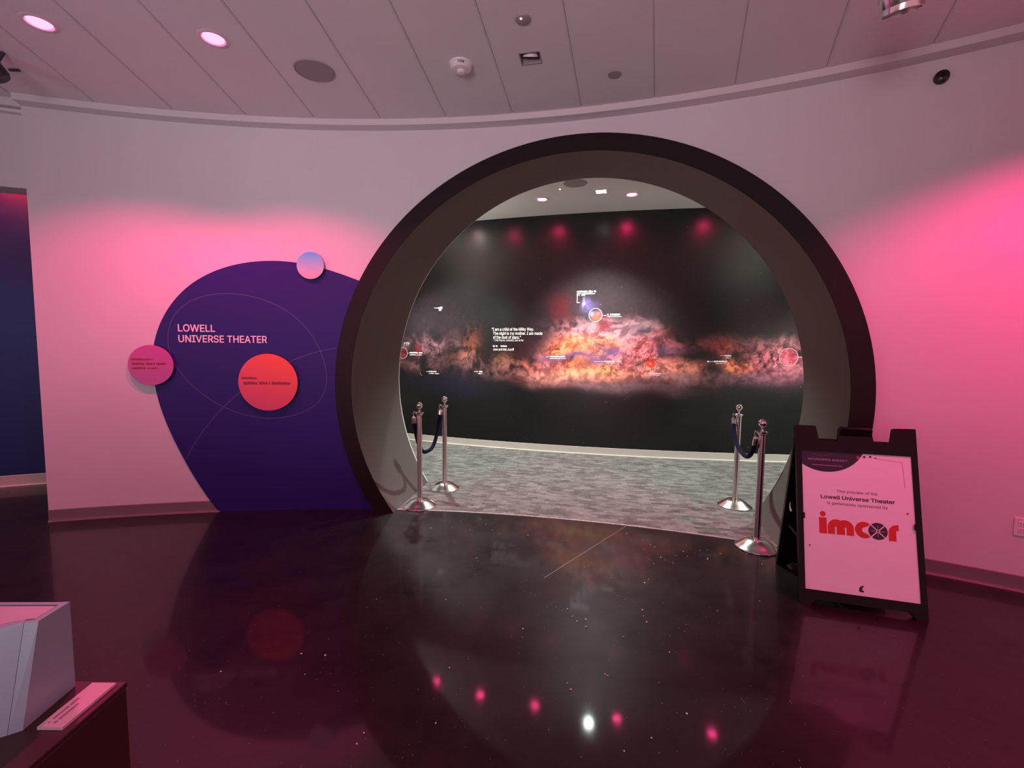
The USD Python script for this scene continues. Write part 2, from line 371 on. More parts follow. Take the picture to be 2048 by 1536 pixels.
# ceiling of radial panels
tk = [-0.0337 + 0.0667 * k for k in range(-10, 17)]
HOLES = [sg.Point(*polar(t, 7.337)).buffer(0.074, 24) for t in LAMP_TH[:2]]
gim_c, gim_t = polar(0.1974, 7.634), 0.1974
def yawed(poly, c, th): return affinity.translate(affinity.rotate(poly, -math.degrees(th), origin=(0, 0)), c[0], c[1])
gim_hole = yawed(sg.box(-0.066, -0.062, 0.066, 0.062), gim_c, gim_t); HOLES.append(gim_hole)
holes = shapely.union_all(HOLES)
ceil = '/World/' + unique('/World', 'ceiling'); UsdGeom.Xform.Define(stage, ceil); LOC[ceil] = np.zeros(3)
custom(stage.GetPrimAtPath(ceil), 'pale ceiling of long radial panels with dark joints', None, None, 'structure')
for a, b in zip(tk[:-1], tk[1:]):
    g = 0.0028; ra, rb = 2.2, 8.345
    da, db = [(g / ra, g / rb)] * 2
    arc = np.linspace(a + g / rb, b - g / rb, 6)
    q = sg.Polygon([tuple(polar(a + g / ra, ra)), *[tuple(polar(t, rb)) for t in arc], tuple(polar(b - g / ra, ra))])
    big = q.difference(holes); small = q.buffer(-0.007, join_style=2).difference(holes)
    lo = solid(small, CEIL, CEIL + 0.004); hi = solid(big, CEIL + 0.0035, CEIL + 0.009)
    obj('panel', cat_(lo, hi), 'ceiling_paint', ceil, smooth=False)
back = sg.Polygon([(-9, -3), (7.5, -3), (7.5, 6)] + [tuple(polar(t, 8.9)) for t in np.linspace(0.95, -0.7, 40)])
bk = back.difference(holes)
obj('backing', solid(bk, CEIL + 0.010, CEIL + 0.10), 'ceiling_paint', ceil, smooth=False)
# stepped moulding where the wall meets the ceiling
obj('trim_4', arc_wall(WR - 0.105, WR + 0.0, S0 / WR, 1.08, TRIM_Z, CEIL + 0.02, 120), 'trim_paint', kind='structure', label='stepped moulding along the top of the curved wall', smooth=30)
obj('trim_5', arc_wall(WR + 0.02, WR + 0.12, -0.66, S0 / WR + 0.004, TRIM_Z, CEIL + 0.02, 30), 'trim_paint', kind='structure', label='stepped moulding along the top of the header', smooth=30)
passage = sg.Polygon([tuple(polar(t, 8.5)) for t in np.linspace(-0.75, -0.25, 20)] + [tuple(polar(t, 10.0)) for t in np.linspace(-0.25, -0.75, 20)])
obj('ceiling_passage', solid(passage, 3.32, 3.345), 'ceiling_paint', kind='structure', label='ceiling of the side passage', smooth=False)

# hall behind the opening
bc = WC + np.array([math.sin(PH), math.cos(PH)]) * (WR + 0.6376)
YB = 0.2913; bl = np.array([math.cos(YB), -math.sin(YB)]); bn = np.array([math.sin(YB), math.cos(YB)])
RB, BOFF = 1.985, -0.047
rw = sg.box(-6, 0, 6.0, HALL_Z).difference(sg.Polygon([(u + BOFF, z) for u, z in ring_u(RB + 0.02)] + [(1.6, -1), (-1.6, -1)]))
def on_back(mesh):
    m = tri(mesh); u, z, o = m.vertices.T
    m.vertices = np.stack([bc[0] + bl[0] * u + bn[0] * o, bc[1] + bl[1] * u + bn[1] * o, z], 1); return m
obj('wall_hall', on_back(solid(rw, 0.0, 0.05)), 'hall_paint', kind='structure', label='hall side of the wall around the opening', smooth=False)
hc = sg.Polygon([tuple(bc + bl * -6), tuple(bc + bl * 6), (9.3, 9.5), (-6.5, 10)])
HH = []
hall_c = solid(hc, HALL_Z, HALL_Z + 0.06)
obj('ceiling_hall', hall_c, 'hall_paint', kind='structure', label='plain pale ceiling of the hall', smooth=False)
U0, U1 = -9.6, 3.2
obj('wall_far', on_drum(solid(sg.box(U0, 0, U1, HALL_Z), -0.12, 0.0, 0.3)), 'black_plastic', kind='structure', label='black curved wall that carries the mural', smooth=40)
obj('baseboard_far', cove(DR, U0 / DR, U1 / DR, 0.105, +1, 90, DC, True), 'hall_baseboard', kind='structure', label='pale baseboard under the mural', smooth=30)
obj('wall_hall_end', solid(sg.LineString([tuple(bc + bl * 5.2), (7.6, 7.2)]).buffer(0.05), 0, HALL_Z), 'hall_paint', kind='structure', label='end wall of the hall', smooth=False)
obj('wall_hall_end', solid(sg.LineString([tuple(bc + bl * -4.4), (-4.6, 9.3)]).buffer(0.05), 0, HALL_Z), 'hall_paint', kind='structure', label='far end wall of the hall', smooth=False)

# ================================================================== ROUND OPENING
rl = np.array([math.cos(PH), -math.sin(PH)]); rn = np.array([math.sin(PH), math.cos(PH)])
RF, R1, R2 = WR - 0.0827, 2.0842, 1.9449
def front(uz, r):
    q = WC + np.outer(uz[:, 0], rl) + np.outer(np.sqrt(r * r - uz[:, 0] ** 2), rn)
    return np.column_stack([q, uz[:, 1]])
def backp(uz, extra=0.0):
    q = bc + np.outer(uz[:, 0] + BOFF, bl) + extra * bn
    return np.column_stack([q, uz[:, 1]])
def strip(loops, closed=True):
    n = len(loops[0]); v = np.vstack(loops); f = []
    for a in range(len(loops) - (0 if closed else 1)):
        b = (a + 1) % len(loops)
        for i in range(n - 1):
            f += [(a * n + i, a * n + i + 1, b * n + i + 1), (a * n + i, b * n + i + 1, b * n + i)]
    if closed:
        for e in (0, n - 1):
            f += [(e, a * n + e, (a + 1) * n + e) for a in range(1, len(loops) - 1)]
    m = trimesh.Trimesh(v, f, process=False); trimesh.repair.fix_normals(m); return m
portal = thing('round_portal', 'dark ring framing the round opening in the curved wall', 'archway', (*(WC + rn * WR), 0))
bev = 0.006
obj('face', strip([front(ring_u(R1), WR), front(ring_u(R1), RF + bev), front(ring_u(R1 - bev), RF), front(ring_u(R2 + 0.002), RF), front(ring_u(R2 + 0.012), RF + .006), front(ring_u(R2 + 0.10), WR)]), 'ring_black', portal, smooth=35, label='black front face of the ring')
obj('lining', strip([front(ring_u(R2), RF + 0.002), backp(ring_u(RB)), backp(ring_u(RB + 0.05)), front(ring_u(R2 + 0.05), WR + 0.02), front(ring_u(R2 + 0.010), RF + 0.012)]), 'ring_lining', portal, smooth=35, label='grey brown tunnel lining behind the ring')

# lobby baseboards
DISC = [(-1.226, 0.0), (-1.383, .2248), (-1.52, .55), (-1.6005, .78), (-1.6676, 1.0124), (-1.7174, 1.2729), (-1.6833, 1.5306), (-1.5979, 1.7454), (-1.4345, 1.9625), (-1.1903, 2.1406), (-.9852, 2.2026), (-.7771, 2.2257), (-.4803, 2.2109), (-.2214, 2.1545), (.0371, 2.0746), (.3, 1.97)]
tck, _ = splprep(np.array(DISC).T, s=0.0008); dx, dz = splev(np.linspace(0, 1, 120), tck)
disc_poly = sg.Polygon(list(zip(dx, dz)) + [(0.6, 1.8), (0.6, -0.002), (-1.225, -0.002)]).buffer(0).intersection(sg.box(-3, 0.0, 2, 3)).difference(opening(R1 + .0005))
disc_poly = max(polys(disc_poly), key=lambda q: q.area)
obj('baseboard_left', cove(WR, S0 / WR, -1.222 / WR), 'lobby_baseboard', kind='structure', label='dark baseboard from wall end to violet disc', smooth=30)
obj('baseboard_right', cove(WR, 3.70 / WR, S1 / WR), 'lobby_baseboard', kind='structure', label='dark baseboard right of the round opening', smooth=30)
obj('baseboard_passage', cove(9.81, -0.6, -0.26, 0.115), 'hall_baseboard', kind='structure', label='pale baseboard under the navy wall', smooth=30)

# ================================================================== WALL GRAPHICS ON THE CURVED WALL
pl = thing('planet_panel', 'large violet disc shaped wall graphic with white theater lettering', 'wall graphic', wall_pt(-0.8, 0))
obj('disc', on_wall(solid(disc_poly, 0.0, 0.010, 0.10)), 'planet_violet', pl, smooth=40)
oe = np.array([(-1.5403, 1.7467), (-1.40, 1.86), (-1.2383, 1.9253), (-1.0965, 1.9353), (-.7873, 1.8835), (-.493, 1.6995), (-.3238, 1.4574), (-.2577, 1.234), (-.2881, 1.0533), (-.4689, .8937), (-.7406, .8485), (-1.0284, .8997), (-1.3111, 1.0531), (-1.5014, 1.2731), (-1.578, 1.489), (-1.5756, 1.6392), (-1.5403, 1.7467)])
tck, _ = splprep(oe.T, s=0.002, per=True); ex, ez = splev(np.linspace(0, 1, 140), tck)
obj('orbit_line', on_wall(solid(sg.LineString(list(zip(ex, ez))).buffer(0.0028), 0.010, 0.0112, 0.1)), 'orbit_ink', pl, smooth=False, label='faint oval orbit line')
ar = np.array([(-1.482, .477), (-1.4296, .5876), (-1.2793, .8172), (-1.1513, .9543), (-1.0316, 1.0564), (-.80, 1.235), (-.5797, 1.357), (-.4124, 1.4254), (-.1731, 1.4723)])
tck, _ = splprep(ar.T, s=0.0005); ex, ez = splev(np.linspace(0, 1, 80), tck)
obj('orbit_line', on_wall(solid(sg.LineString(list(zip(ex, ez))).buffer(0.0032), 0.010, 0.0112, 0.1)), 'orbit_ink', pl, smooth=False, label='faint curved path line')
obj('lettering', on_wall(shifted(lettering('LOWELL', 0.0595, 0.302, 0.004, True), -1.5035, 1.6075, 0.010)), 'letter_white', pl, smooth=False, label='white upper line of lettering')
obj('lettering', on_wall(shifted(lettering('UNIVERSE THEATER', 0.0595, 0.728, 0.004, True), -1.5035, 1.5155, 0.010)), 'letter_white', pl, smooth=False, label='white lower line of lettering')

def round_sign(name, label, s, z, r, m, lines):
    t = thing(name, label, 'wall sign', wall_pt(s, z))
    th = s / WR; o = wall_pt(s, z); ex, en = np.array([math.cos(th), -math.sin(th), 0]), np.array([-math.sin(th), -math.cos(th), 0])
    def flat(mesh):                                          # a flat panel standing off the wall, square to it at its centre
        m = tri(mesh); m.vertices = o + np.outer(m.vertices[:, 0], ex) + np.outer(m.vertices[:, 1], [0, 0, 1]) + np.outer(m.vertices[:, 2], en); return m
    obj('disc', flat(cyl(r, 0.012, 0.030, 72, 0.0012)), m, t, smooth=35)
    for a in (-1, 1):
        for b in (-1, 1): obj('standoff', flat(shifted(cyl(0.012, 0.0202, 0.0105, 16), a * r * .5, b * r * .5)), 'strip_metal', t, smooth=35)
    for k, (x0, x1, y, h) in enumerate(lines):
        obj('lettering', flat(solid(words(x1 - x0, h, 11 + k, x0 - s, y - z), 0.042, 0.0426)), 'caption_disc_ink', t, smooth=False)
round_sign('round_sign', 'orange red round sign in the middle of the violet disc', -0.765, 1.168, 0.252, 'print_orange', [(-0.990, -0.862, 1.196, 0.020), (-0.984, -0.575, 1.148, 0.026)])
round_sign('round_sign', 'magenta round sign on the outer edge of the violet disc', -1.7045, 1.3158, 0.172, 'print_magenta', [(-1.852, -1.690, 1.358, 0.016), (-1.852, -1.592, 1.318, 0.020), (-1.845, -1.652, 1.282, 0.017)])
round_sign('round_sign', 'small lilac round sign at the top of the violet disc', -0.377, 2.193, 0.117, 'print_lilac', [])

# ================================================================== MURAL
def fb(p, o=5, s=0): return meshkit.fbm(p, o, s)
du = 0.0085
uu = np.arange(-7.2, 0.25, du); zz = np.arange(0.105, HALL_Z - 0.001, du); zz = np.append(zz, HALL_Z - 0.001)
U, Z = np.meshgrid(uu, zz, indexing='ij'); P2 = np.stack([U, Z, np.zeros_like(U)], -1)
wx = fb(P2 * 2.2 + 7, 5, 3) - .5; wz = fb(P2 * 2.2 + 31, 5, 9) - .5
UW, ZW = U + .38 * wx, Z + .26 * wz
PW = np.stack([UW, ZW, np.zeros_like(U)], -1)
n3 = fb(P2 * 34 + 1, 3, 23)
ridge2 = 1 - np.abs(2 * fb(PW * 17 + 9, 3, 33) - 1)
def g(u, z, ru, rz, warp=1.0, k=2.0):
    a = ((U + warp * (UW - U) - u) / ru) ** 2 + ((Z + warp * (ZW - Z) - z) / rz) ** 2
    return np.exp(-a ** (k / 2) * .9)
col = np.zeros(U.shape + (3,)) + np.array([.0085, .0108, .0100])
def lay(c, a):
    global col
    a = np.clip(a, 0, 1)[..., None]; col = col * (1 - a) + np.array(c) * a
def mixc(c0, c1, t): return np.array(c0) * (1 - t[..., None]) + np.array(c1) * t[..., None]
bz = np.interp(U, [-7.2, -6.547, -5.625, -4.804, -3.418, -2.678, -1.707, -.752, .25], [1.45, 1.444, 1.415, 1.33, 1.372, 1.334, 1.35, 1.424, 1.45])
# faint veils
t6, t14, t30 = fb(PW * 6 + 11, 5, 41), fb(PW * 13 + 4, 4, 42), fb(P2 * 26 + .6 * np.stack([wx, wz, wx], -1) + 8, 4, 43)
def st(x, lo, hi): y = np.clip((x - lo) / (hi - lo), 0, 1); return y * y * (3 - 2 * y)
cl = st(t6, .34, .62); clf = st(.55 * t14 + .45 * t30, .38, .60); lump = .5 * cl + .5 * clf
lay((.085, .082, .105), .80 * g(-6.15, 1.80, .60, .36, .9, 1.6)); lay((.052, .047, .052), .80 * g(-3.30, 1.95, .75, .50, 1.1, 1.5)); lay((.055, .054, .058), .75 * g(-.94, 1.76, .50, .34, .9, 1.6))
lay((.016, .019, .045), .9 * g(-5.55, .98, .80, .20, .5)); lay((.035, .036, .045), .7 * g(-.92, 1.06, .42, .16, .6)); lay((.050, .042, .044), .55 * g(-4.5, 1.16, .9, .16, .5))
# left arm
lay(mixc((.12, .085, .10), (.46, .30, .36), lump), .95 * g(-6.02, 1.53, .44, .16, .8, 2.6) * st(t6, .30, .5))
lay(mixc((.10, .06, .06), (.36, .21, .22), lump), .8 * g(-6.20, 1.28, .40, .10, .9) * st(t6, .33, .55))
lay(mixc((.12, .040, .025), (.34, .14, .085), lump), .95 * g(-5.30, 1.50, .20, .22, .9, 2.6) * st(t14, .32, .5))
lay(mixc((.16, .07, .05), (.46, .22, .16), lump), .9 * g(-5.45, 1.33, .24, .085, .8, 2.6)); lay(mixc((.13, .08, .09), (.40, .25, .27), lump), .85 * g(-5.20, 1.22, .32, .09, .9) * st(t14, .3, .5))
lay(mixc((.10, .045, .04), (.50, .26, .18), lump), .9 * g(-4.72, 1.30, .26, .12, 1.1, 2.6) * st(t14, .36, .52)); lay(mixc((.10, .04, .045), (.40, .22, .22), lump), .85 * g(-4.55, 1.15, .34, .10, .8) * st(t14, .3, .5))
lay((.10, .035, .035), .55 * g(-4.55, 1.45, .22, .16, 1.2) * cl)
# between left arm and bulge
lay(mixc((.30, .06, .05), (.80, .27, .20), lump), .95 * g(-4.22, 1.26, .24, .13, 1., 3) * st(t14, .30, .48)); lay(mixc((.34, .14, .14), (.66, .36, .35), lump), .9 * g(-4.15, 1.09, .36, .12, .7, 2.6))
lay(mixc((.35, .12, .15), (.62, .30, .36), lump), .9 * g(-4.00, 1.38, .20, .08, .9, 3))
# the bulge: a dome of pink with an orange left half
dome_ = g(-3.34, 1.42, .74, .40, .55, 4) * st(Z + .12 * wz, 1.0, 1.12)
pink = mixc((.50, .13, .15), (.86, .36, .38), lump); oran = mixc((.68, .17, .06), (.90, .36, .16), lump)
og = np.clip(1.5 * g(-3.66, 1.50, .36, .19, .7, 3) + 1.1 * g(-3.22, 1.55, .20, .12, .8, 3) + 1.3 * g(-3.50, 1.20, .34, .10, .7, 3), 0, 1)[..., None]
rim = np.clip(dome_ * 1.3, 0, 1) * st(t6 + .25 * dome_, .36, .56)
lay(pink * (1 - og) + oran * og, rim)
lay(mixc((.30, .20, .24), (.60, .42, .46), lump), .75 * g(-3.40, 1.78, .60, .12, .8, 3) * st(t14, .3, .5)); lay(mixc((.22, .18, .22), (.50, .38, .44), lump), .8 * g(-2.98, 1.68, .30, .16, .9, 3))
lay(mixc((.40, .10, .13), (.78, .26, .30), lump), .95 * g(-2.66, 1.42, .34, .22, .9, 3) * st(t14, .30, .46)); lay(mixc((.50, .16, .13), (.86, .40, .32), lump), .9 * g(-2.62, 1.22, .34, .12, .7, 3))
lay((.92, .44, .32), .9 * g(-3.55, 1.10, .55, .075, .6)); lay((.98, .56, .26), .85 * g(-3.60, 1.14, .30, .06, .8)); lay((.98, .46, .15), .9 * g(-3.30, 1.19, .17, .07, 1.)); lay((1., .68, .28), .7 * g(-3.28, 1.165, .06, .035, .5))
lay((.34, .25, .29), .75 * g(-3.12, .97, .48, .06, .6)); lay((.13, .09, .105), .65 * g(-2.75, .95, .60, .08, .6)); lay((.34, .18, .17), .6 * g(-3.80, .995, .40, .06, .6))
# right arm
lay(mixc((.40, .13, .11), (.80, .36, .27), lump), .95 * g(-2.30, 1.24, .34, .095, .7, 3)); lay(mixc((.18, .09, .10), (.46, .28, .30), lump), .7 * g(-2.25, 1.10, .5, .07, .7))
lay((.26, .10, .12), .7 * g(-2.05, 1.53, .5, .08, 1) * cl); lay(mixc((.18, .03, .04), (.42, .10, .11), lump), .9 * g(-1.76, 1.46, .24, .12, .9, 2.6))
lay(mixc((.55, .13, .05), (.86, .34, .15), lump), .97 * g(-1.66, 1.24, .13, .095, 1., 3)); lay(mixc((.60, .11, .05), (.88, .25, .12), lump), .97 * g(-1.42, 1.28, .16, .075, 1., 3)); lay(mixc((.40, .12, .09), (.72, .28, .20), lump), .8 * g(-1.66, 1.47, .10, .12, 1.))
lay(mixc((.42, .12, .16), (.84, .30, .38), lump), .96 * g(-1.02, 1.40, .40, .21, .8, 3) * st(t14, .27, .44)); lay(mixc((.20, .09, .14), (.40, .22, .30), lump), .8 * g(-1.22, 1.14, .36, .09, .7)); lay((.62, .26, .36), .55 * g(-.84, 1.22, .22, .12, .5))
lay(mixc((.22, .12, .14), (.50, .28, .32), lump), .7 * g(-1.0, 1.63, .42, .08, .9))
# dust: dark filaments and bays
bulgem = np.clip(1.3 * g(-3.30, 1.42, 1.0, .34, .4, 3), 0, 1)
r1 = 1 - np.abs(2 * fb(PW * 9 + 5, 4, 31) - 1); r2 = 1 - np.abs(2 * fb(PW * 19 + 9, 3, 33) - 1)
msk = st(fb(P2 * 3 + 20, 3, 52), .36, .56)
lay((.13, .022, .022), .85 * st(r1, .90, .985) * bulgem * msk); lay((.20, .04, .035), .75 * st(r2, .88, .98) * bulgem * (.35 + .65 * msk))
lay((.022, .014, .018), .80 * st(r1, .84, .97) * np.exp(-((Z - bz) / .24) ** 2) * (1 - bulgem) * st(t6, .30, .5))
lay((.12, .085, .25), .92 * g(-3.62, 1.385, .26, .035, .8)); lay((.13, .09, .28), .92 * g(-3.38, 1.31, .13, .05, .9)); lay((.17, .12, .36), .92 * g(-3.20, 1.43, .12, .07, 1.)); lay((.25, .13, .26), .75 * g(-4.0, 1.35, .24, .04, 1))
lay((.014, .015, .016), .97 * g(-2.125, 1.382, .25, .085, .7, 3)); lay((.014, .014, .018), .96 * g(-1.60, 1.41, .10, .085, .8, 3)); lay((.018, .017, .018), .92 * g(-1.925, 1.205, .11, .055, .8, 3))
lay((.035, .040, .060), .92 * g(-2.87, 1.70, .13, .085, 1.2)); lay((.030, .014, .016), .9 * g(-4.27, 1.37, .14, .08, 1.2)); lay((.03, .04, .048), .9 * g(-2.82, 1.26, .07, .05, 1)); lay((.06, .04, .06), .85 * g(-2.62, 1.55, .16, .04, 1.2)); lay((.12, .09, .15), .75 * g(-2.42, 1.44, .16, .07, 1.2))
lay((.03, .018, .02), .85 * g(-4.95, 1.43, .16, .13, 1.2)); lay((.025, .022, .024), .8 * g(-5.72, 1.42, .10, .14, 1.2)); lay((.03, .024, .028), .8 * g(-6.33, 1.36, .22, .04, 1))
lay((.024, .013, .015), .80 * g(-4.52, 1.62, .42, .20, .5, 3))
# nebulae and objects
lay((.095, .012, .020), .85 * g(-3.92, 2.0, .17, .22, .6, 2.6) * (.6 + .4 * cl)); lay((.22, .025, .035), .85 * g(-3.326, 1.81, .085, .09, .4))
lay((.20, .22, .62), .95 * g(-3.555, 2.10, .05, .065, .25)); lay((.14, .13, .34), .7 * g(-3.50, 2.07, .10, .07, .4)); lay((.55, .60, .95), .8 * g(-3.592, 2.13, .016, .05, .1))
cir = (U + 3.425) ** 2 + (Z - 1.960) ** 2 < .088 ** 2
c2 = cir * 1.0
lay((.05, .05, .055), c2); lay((.18, .34, .58), c2 * g(-3.472, 1.978, .036, .036, .12)); lay((.80, .16, .08), c2 * g(-3.40, 1.945, .05, .048, .12)); lay((.90, .42, .16), c2 * .9 * g(-3.405, 1.915, .05, .028, .12)); lay((.80, .30, .38), c2 * .8 * g(-3.385, 1.985, .034, .026, .12))
pc = ((U + .898) ** 2 + (Z - 1.406) ** 2 < .118 ** 2) * 1.0
lay((1.0, .24, .36), pc * .92); lay((.42, .035, .08), pc * .8 * np.clip((ridge2 - .80) * 4, 0, 1)); lay((.45, .04, .09), pc * .8 * g(-.845, 1.45, .04, .015, .15))
rc = ((U + 2.67) ** 2 + (Z - 1.30) ** 2 < .058 ** 2) * 1.0; lay((.85, .07, .05), rc * .9); lay((.9, .35, .25), rc * g(-2.67, 1.30, .015, .015, 0))
lc = ((U + 6.489) ** 2 + (Z - 1.396) ** 2 < .088 ** 2) * 1.0; lay((.42, .08, .12), lc * .8); lay((.10, .02, .03), lc * .8 * np.clip((ridge2 - .6) * 3, 0, 1)); lay((.42, .06, .10), .8 * g(-6.24, 1.51, .05, .09, .9))
# stars
rng = np.random.default_rng(5); sx = rng.integers(0, len(uu), 900); sz = rng.integers(0, len(zz), 900); sb = rng.random(900) ** 9 * .25
col[sx, sz] += sb[:, None] * np.array([.9, .85, .9])
for (u, z, q) in [(-1.30, 1.60, .6), (-.72, 1.02, .3), (-3.0, .80, .2), (-2.95, .83, .2)]:
    i, j = int((u + 7.2) / du), int((z - .105) / du); col[i, j] += q
fine = fb(P2 * 55 + 2, 3, 77); tex = st(.6 * t14 + .4 * t30, .33, .63); lum = col.mean(2); col *= (1 - np.clip(lum * 3, 0, 1)[..., None] * (.46 - .66 * tex[..., None])) * np.array([1.10, .80, .80]) * np.interp(U, [-7.2, -6.0, -5.3, -4.9, -4.55, -4.2, -3.9, -2.6, -2.2, -1.9, -1.6, -1.2, 0], [.62, .62, .70, .50, .62, .95, 1.12, 1.05, .72, .52, .95, .95, .85])[..., None]; col *= (.86 + .28 * n3[..., None]) * (.86 + .28 * fine[..., None]); col = np.clip(col * 1.22, 0.003, .97)
nu, nz = U.shape
idx = np.arange(nu * nz).reshape(nu, nz)
qa, qb, qc, qd = idx[:-1, :-1].ravel(), idx[1:, :-1].ravel(), idx[1:, 1:].ravel(), idx[:-1, 1:].ravel()
faces = np.vstack([np.column_stack([qa, qb, qc]), np.column_stack([qa, qc, qd])])
mp = on_drum((np.column_stack([U.ravel(), Z.ravel(), np.full(nu * nz, 0.004)]), faces))
# turn-back edges so that the covering has thickness
mu = thing('galaxy_mural', 'Milky Way mural with white captions on the far black wall', 'mural', drum_pt(-3.4, 0.105))
pth = mu + '/' + unique(mu, 'print')
mp.vertices = mp.vertices - LOC[mu]
pm = usdkit.mesh(stage, pth, mp, MAT['mural_print'], smooth=True)
UsdGeom.PrimvarsAPI(pm).CreatePrimvar('print', Sdf.ValueTypeNames.Color3fArray, 'vertex').Set(Vt.Vec3fArray.FromNumpy(col.reshape(-1, 3).astype(np.float32)))
edge = sg.box(-7.2, .105, uu[-1], HALL_Z - .001)
obj('backing', on_drum(solid(edge, 0.0005, 0.0032, 0.4)), 'black_plastic', mu, smooth=False)
def cap(name, shape, label=None): obj(name, on_drum(solid(shape, 0.004, 0.0052)), 'ink_white', mu, smooth=False, label=label)
def capt(text, h, x, y, wd, bold=False): obj('lettering', on_drum(shifted(lettering(text, h, wd, 0.0012, bold), x, y, 0.004)), 'ink_white', mu, smooth=False)
capt('\u201cI am a child of the Milky Way.', .042, -4.938, 1.745, .645, True)
capt('The night is my mother. I am made', .042, -4.917, 1.686, .750, True)
capt('of the dust of stars.\u201d', .042, -4.917, 1.628, .432, True)
capt('\u2013 Chet Raymo, naturalist and writer', .028, -4.912, 1.592, .47)
cap('lettering', words(.218, .022, 41, -4.915, 1.508).buffer(.006).buffer(-.006)); capt('Jane and Mat Jozoff', .034, -4.915, 1.455, .327, True)
def bars(rows, seed): return shapely.union_all([words(x1 - x0, h, seed + k, x0, y - h / 2) for k, (x0, x1, y, h) in enumerate(rows)])
def line(*p, w=.005): return sg.LineString(p).buffer(w, cap_style=2)
cap('lettering', bars([(-3.687, -3.426, 2.285, .026), (-3.687, -3.439, 2.256, .020), (-3.687, -3.562, 2.233, .016)], 51).union(line((-3.681, 2.228), (-3.681, 2.132), (-3.642, 2.132))))
cap('callout_ring', ring_shape(-3.425, 1.960, .095, .009).union(line((-3.33, 1.955), (-3.269, 1.953), w=.004)))
cap('lettering', bars([(-3.262, -3.087, 1.966, .024), (-3.262, -3.073, 1.939, .016)], 61))
obj('callout_ring', on_drum(solid(ring_shape(-.898, 1.406, .123, .007).union(line((-.776, 1.408), (-.70, 1.408), w=.004)), .004, .0052)), 'card_paper', mu, smooth=False)
obj('callout_ring', on_drum(solid(ring_shape(-6.489, 1.396, .092, .007).union(line((-6.398, 1.397), (-6.36, 1.397), w=.004)), .004, .0052)), 'card_paper', mu, smooth=False)
cap('lettering', bars([(-6.353, -6.117, 1.404, .026), (-6.353, -6.126, 1.371, .018)], 71))
cap('lettering', bars([(-6.450, -6.361, 1.556, .026), (-6.44, -6.37, 1.527, .014)], 75).union(line((-6.463, 1.56), (-6.463, 1.50), w=.004)))
cap('lettering', bars([(-5.824, -5.754, 2.094, .034), (-5.815, -5.772, 2.062, .020)], 81).union(line((-5.895, 2.096), (-5.82, 2.095), w=.005)))
cap('lettering', bars([(-5.999, -5.863, 1.116, .022), (-5.999, -5.818, 1.085, .016)], 85).union(line((-6.044, 1.112), (-6.0, 1.113), w=.004)))
obj('callout_ring', on_drum(solid(ring_shape(-6.115, 1.095, .050, .008).intersection(sg.box(-6.2, 1.02, -6.12, 1.10)), .004, .0052)), 'ink_grey', mu, smooth=False)
cap('lettering', bars([(-5.146, -5.081, 1.137, .022), (-5.146, -5.083, 1.107, .016)], 91).union(line((-5.22, 1.134), (-5.15, 1.136), w=.004)))
cap('lettering', bars([(-4.060, -3.838, 1.379, .022), (-4.055, -3.82, 1.351, .012)], 95).union(line((-4.118, 1.362), (-4.10, 1.374), (-4.06, 1.378), w=.004)))
cap('lettering', bars([(-3.290, -3.158, 1.321, .020), (-3.28, -3.15, 1.300, .012)], 101).union(line((-3.431, 1.316), (-3.05, 1.322), w=.004)))
cap('lettering', bars([(-2.699, -2.527, 1.164, .018), (-2.68, -2.54, 1.142, .010)], 105).union(line((-2.67, 1.24), (-2.67, 1.175), w=.003)))
cap('lettering', bars([(-1.709, -1.633, 1.418, .022), (-1.70, -1.64, 1.39, .012)], 111).union(line((-1.78, 1.416), (-1.71, 1.417), w=.003)))
cap('lettering', bars([(-1.847, -1.680, 1.340, .022), (-1.83, -1.70, 1.312, .010)], 115).union(line((-1.924, 1.337), (-1.85, 1.338), w=.003)).union(sg.Point(-1.924, 1.337).buffer(.012)))

# ================================================================== CEILING FIXTURES
def downlight(label, loc, group, lens):
    t = thing('downlight', label, 'ceiling light', loc, group)
    obj('trim_ring', lathe([(.066, .004), (.066, -.004), (.070, -.006), (.084, -.005), (.092, 0), (.066, .004)], 56), 'can_reflector', t, local=True)
    obj('reflector', lathe([(.066, .0), (.058, .05), (.050, .078), (.054, .078), (.072, 0.001)], 56), 'can_reflector', t, local=True)
    obj('lens', lathe([(0, -.013), (.030, -.011), (.050, -.006), (.060, .001), (.060, .008), (0, .008)], 40), lens, t, local=True)
    return t
d1 = downlight('glowing pink downlight nearest the ceiling corner over the side passage', (*polar(LAMP_TH[0], 7.337), CEIL), 'pink downlights in the panelled ceiling', 'lamp_pink')
copy_of(d1, 'downlight', (*polar(LAMP_TH[1], 7.337), CEIL), 'glowing pink downlight between the speaker grille and the corner downlight')

def hall_light(i, label):
    x, y = HALL_RED[i]
    t = thing('downlight', label, 'ceiling light', (x, y, HALL_Z), 'red downlights in the hall ceiling')
    obj('trim_ring', lathe([(.062, .0), (.062, -.006), (.068, -.009), (.080, -.006), (.083, 0)], 48), 'can_reflector', t, local=True)
    obj('lens', lathe([(0, -.016), (.028, -.014), (.046, -.008), (.054, -.001), (.054, 0.004), (0, 0.004)], 40), 'lamp_hall_red', t, local=True)
    return t
h1 = hall_light(2, 'red downlight on the hall ceiling, left of the white square lamp')
copy_of(h1, 'downlight', (*HALL_RED[3], HALL_Z), 'red downlight on the hall ceiling, right of the white square lamp')
copy_of(h1, 'downlight', (*HALL_RED[1], HALL_Z), 'red downlight hidden above the ring, second red spot mirrored in the floor')
copy_of(h1, 'downlight', (*HALL_RED[0], HALL_Z), 'red downlight hidden above the ring, leftmost red spot mirrored in the floor')
copy_of(h1, 'downlight', (*HALL_RED[4], HALL_Z), 'red downlight hidden above the ring, rightmost red spot mirrored in the floor')
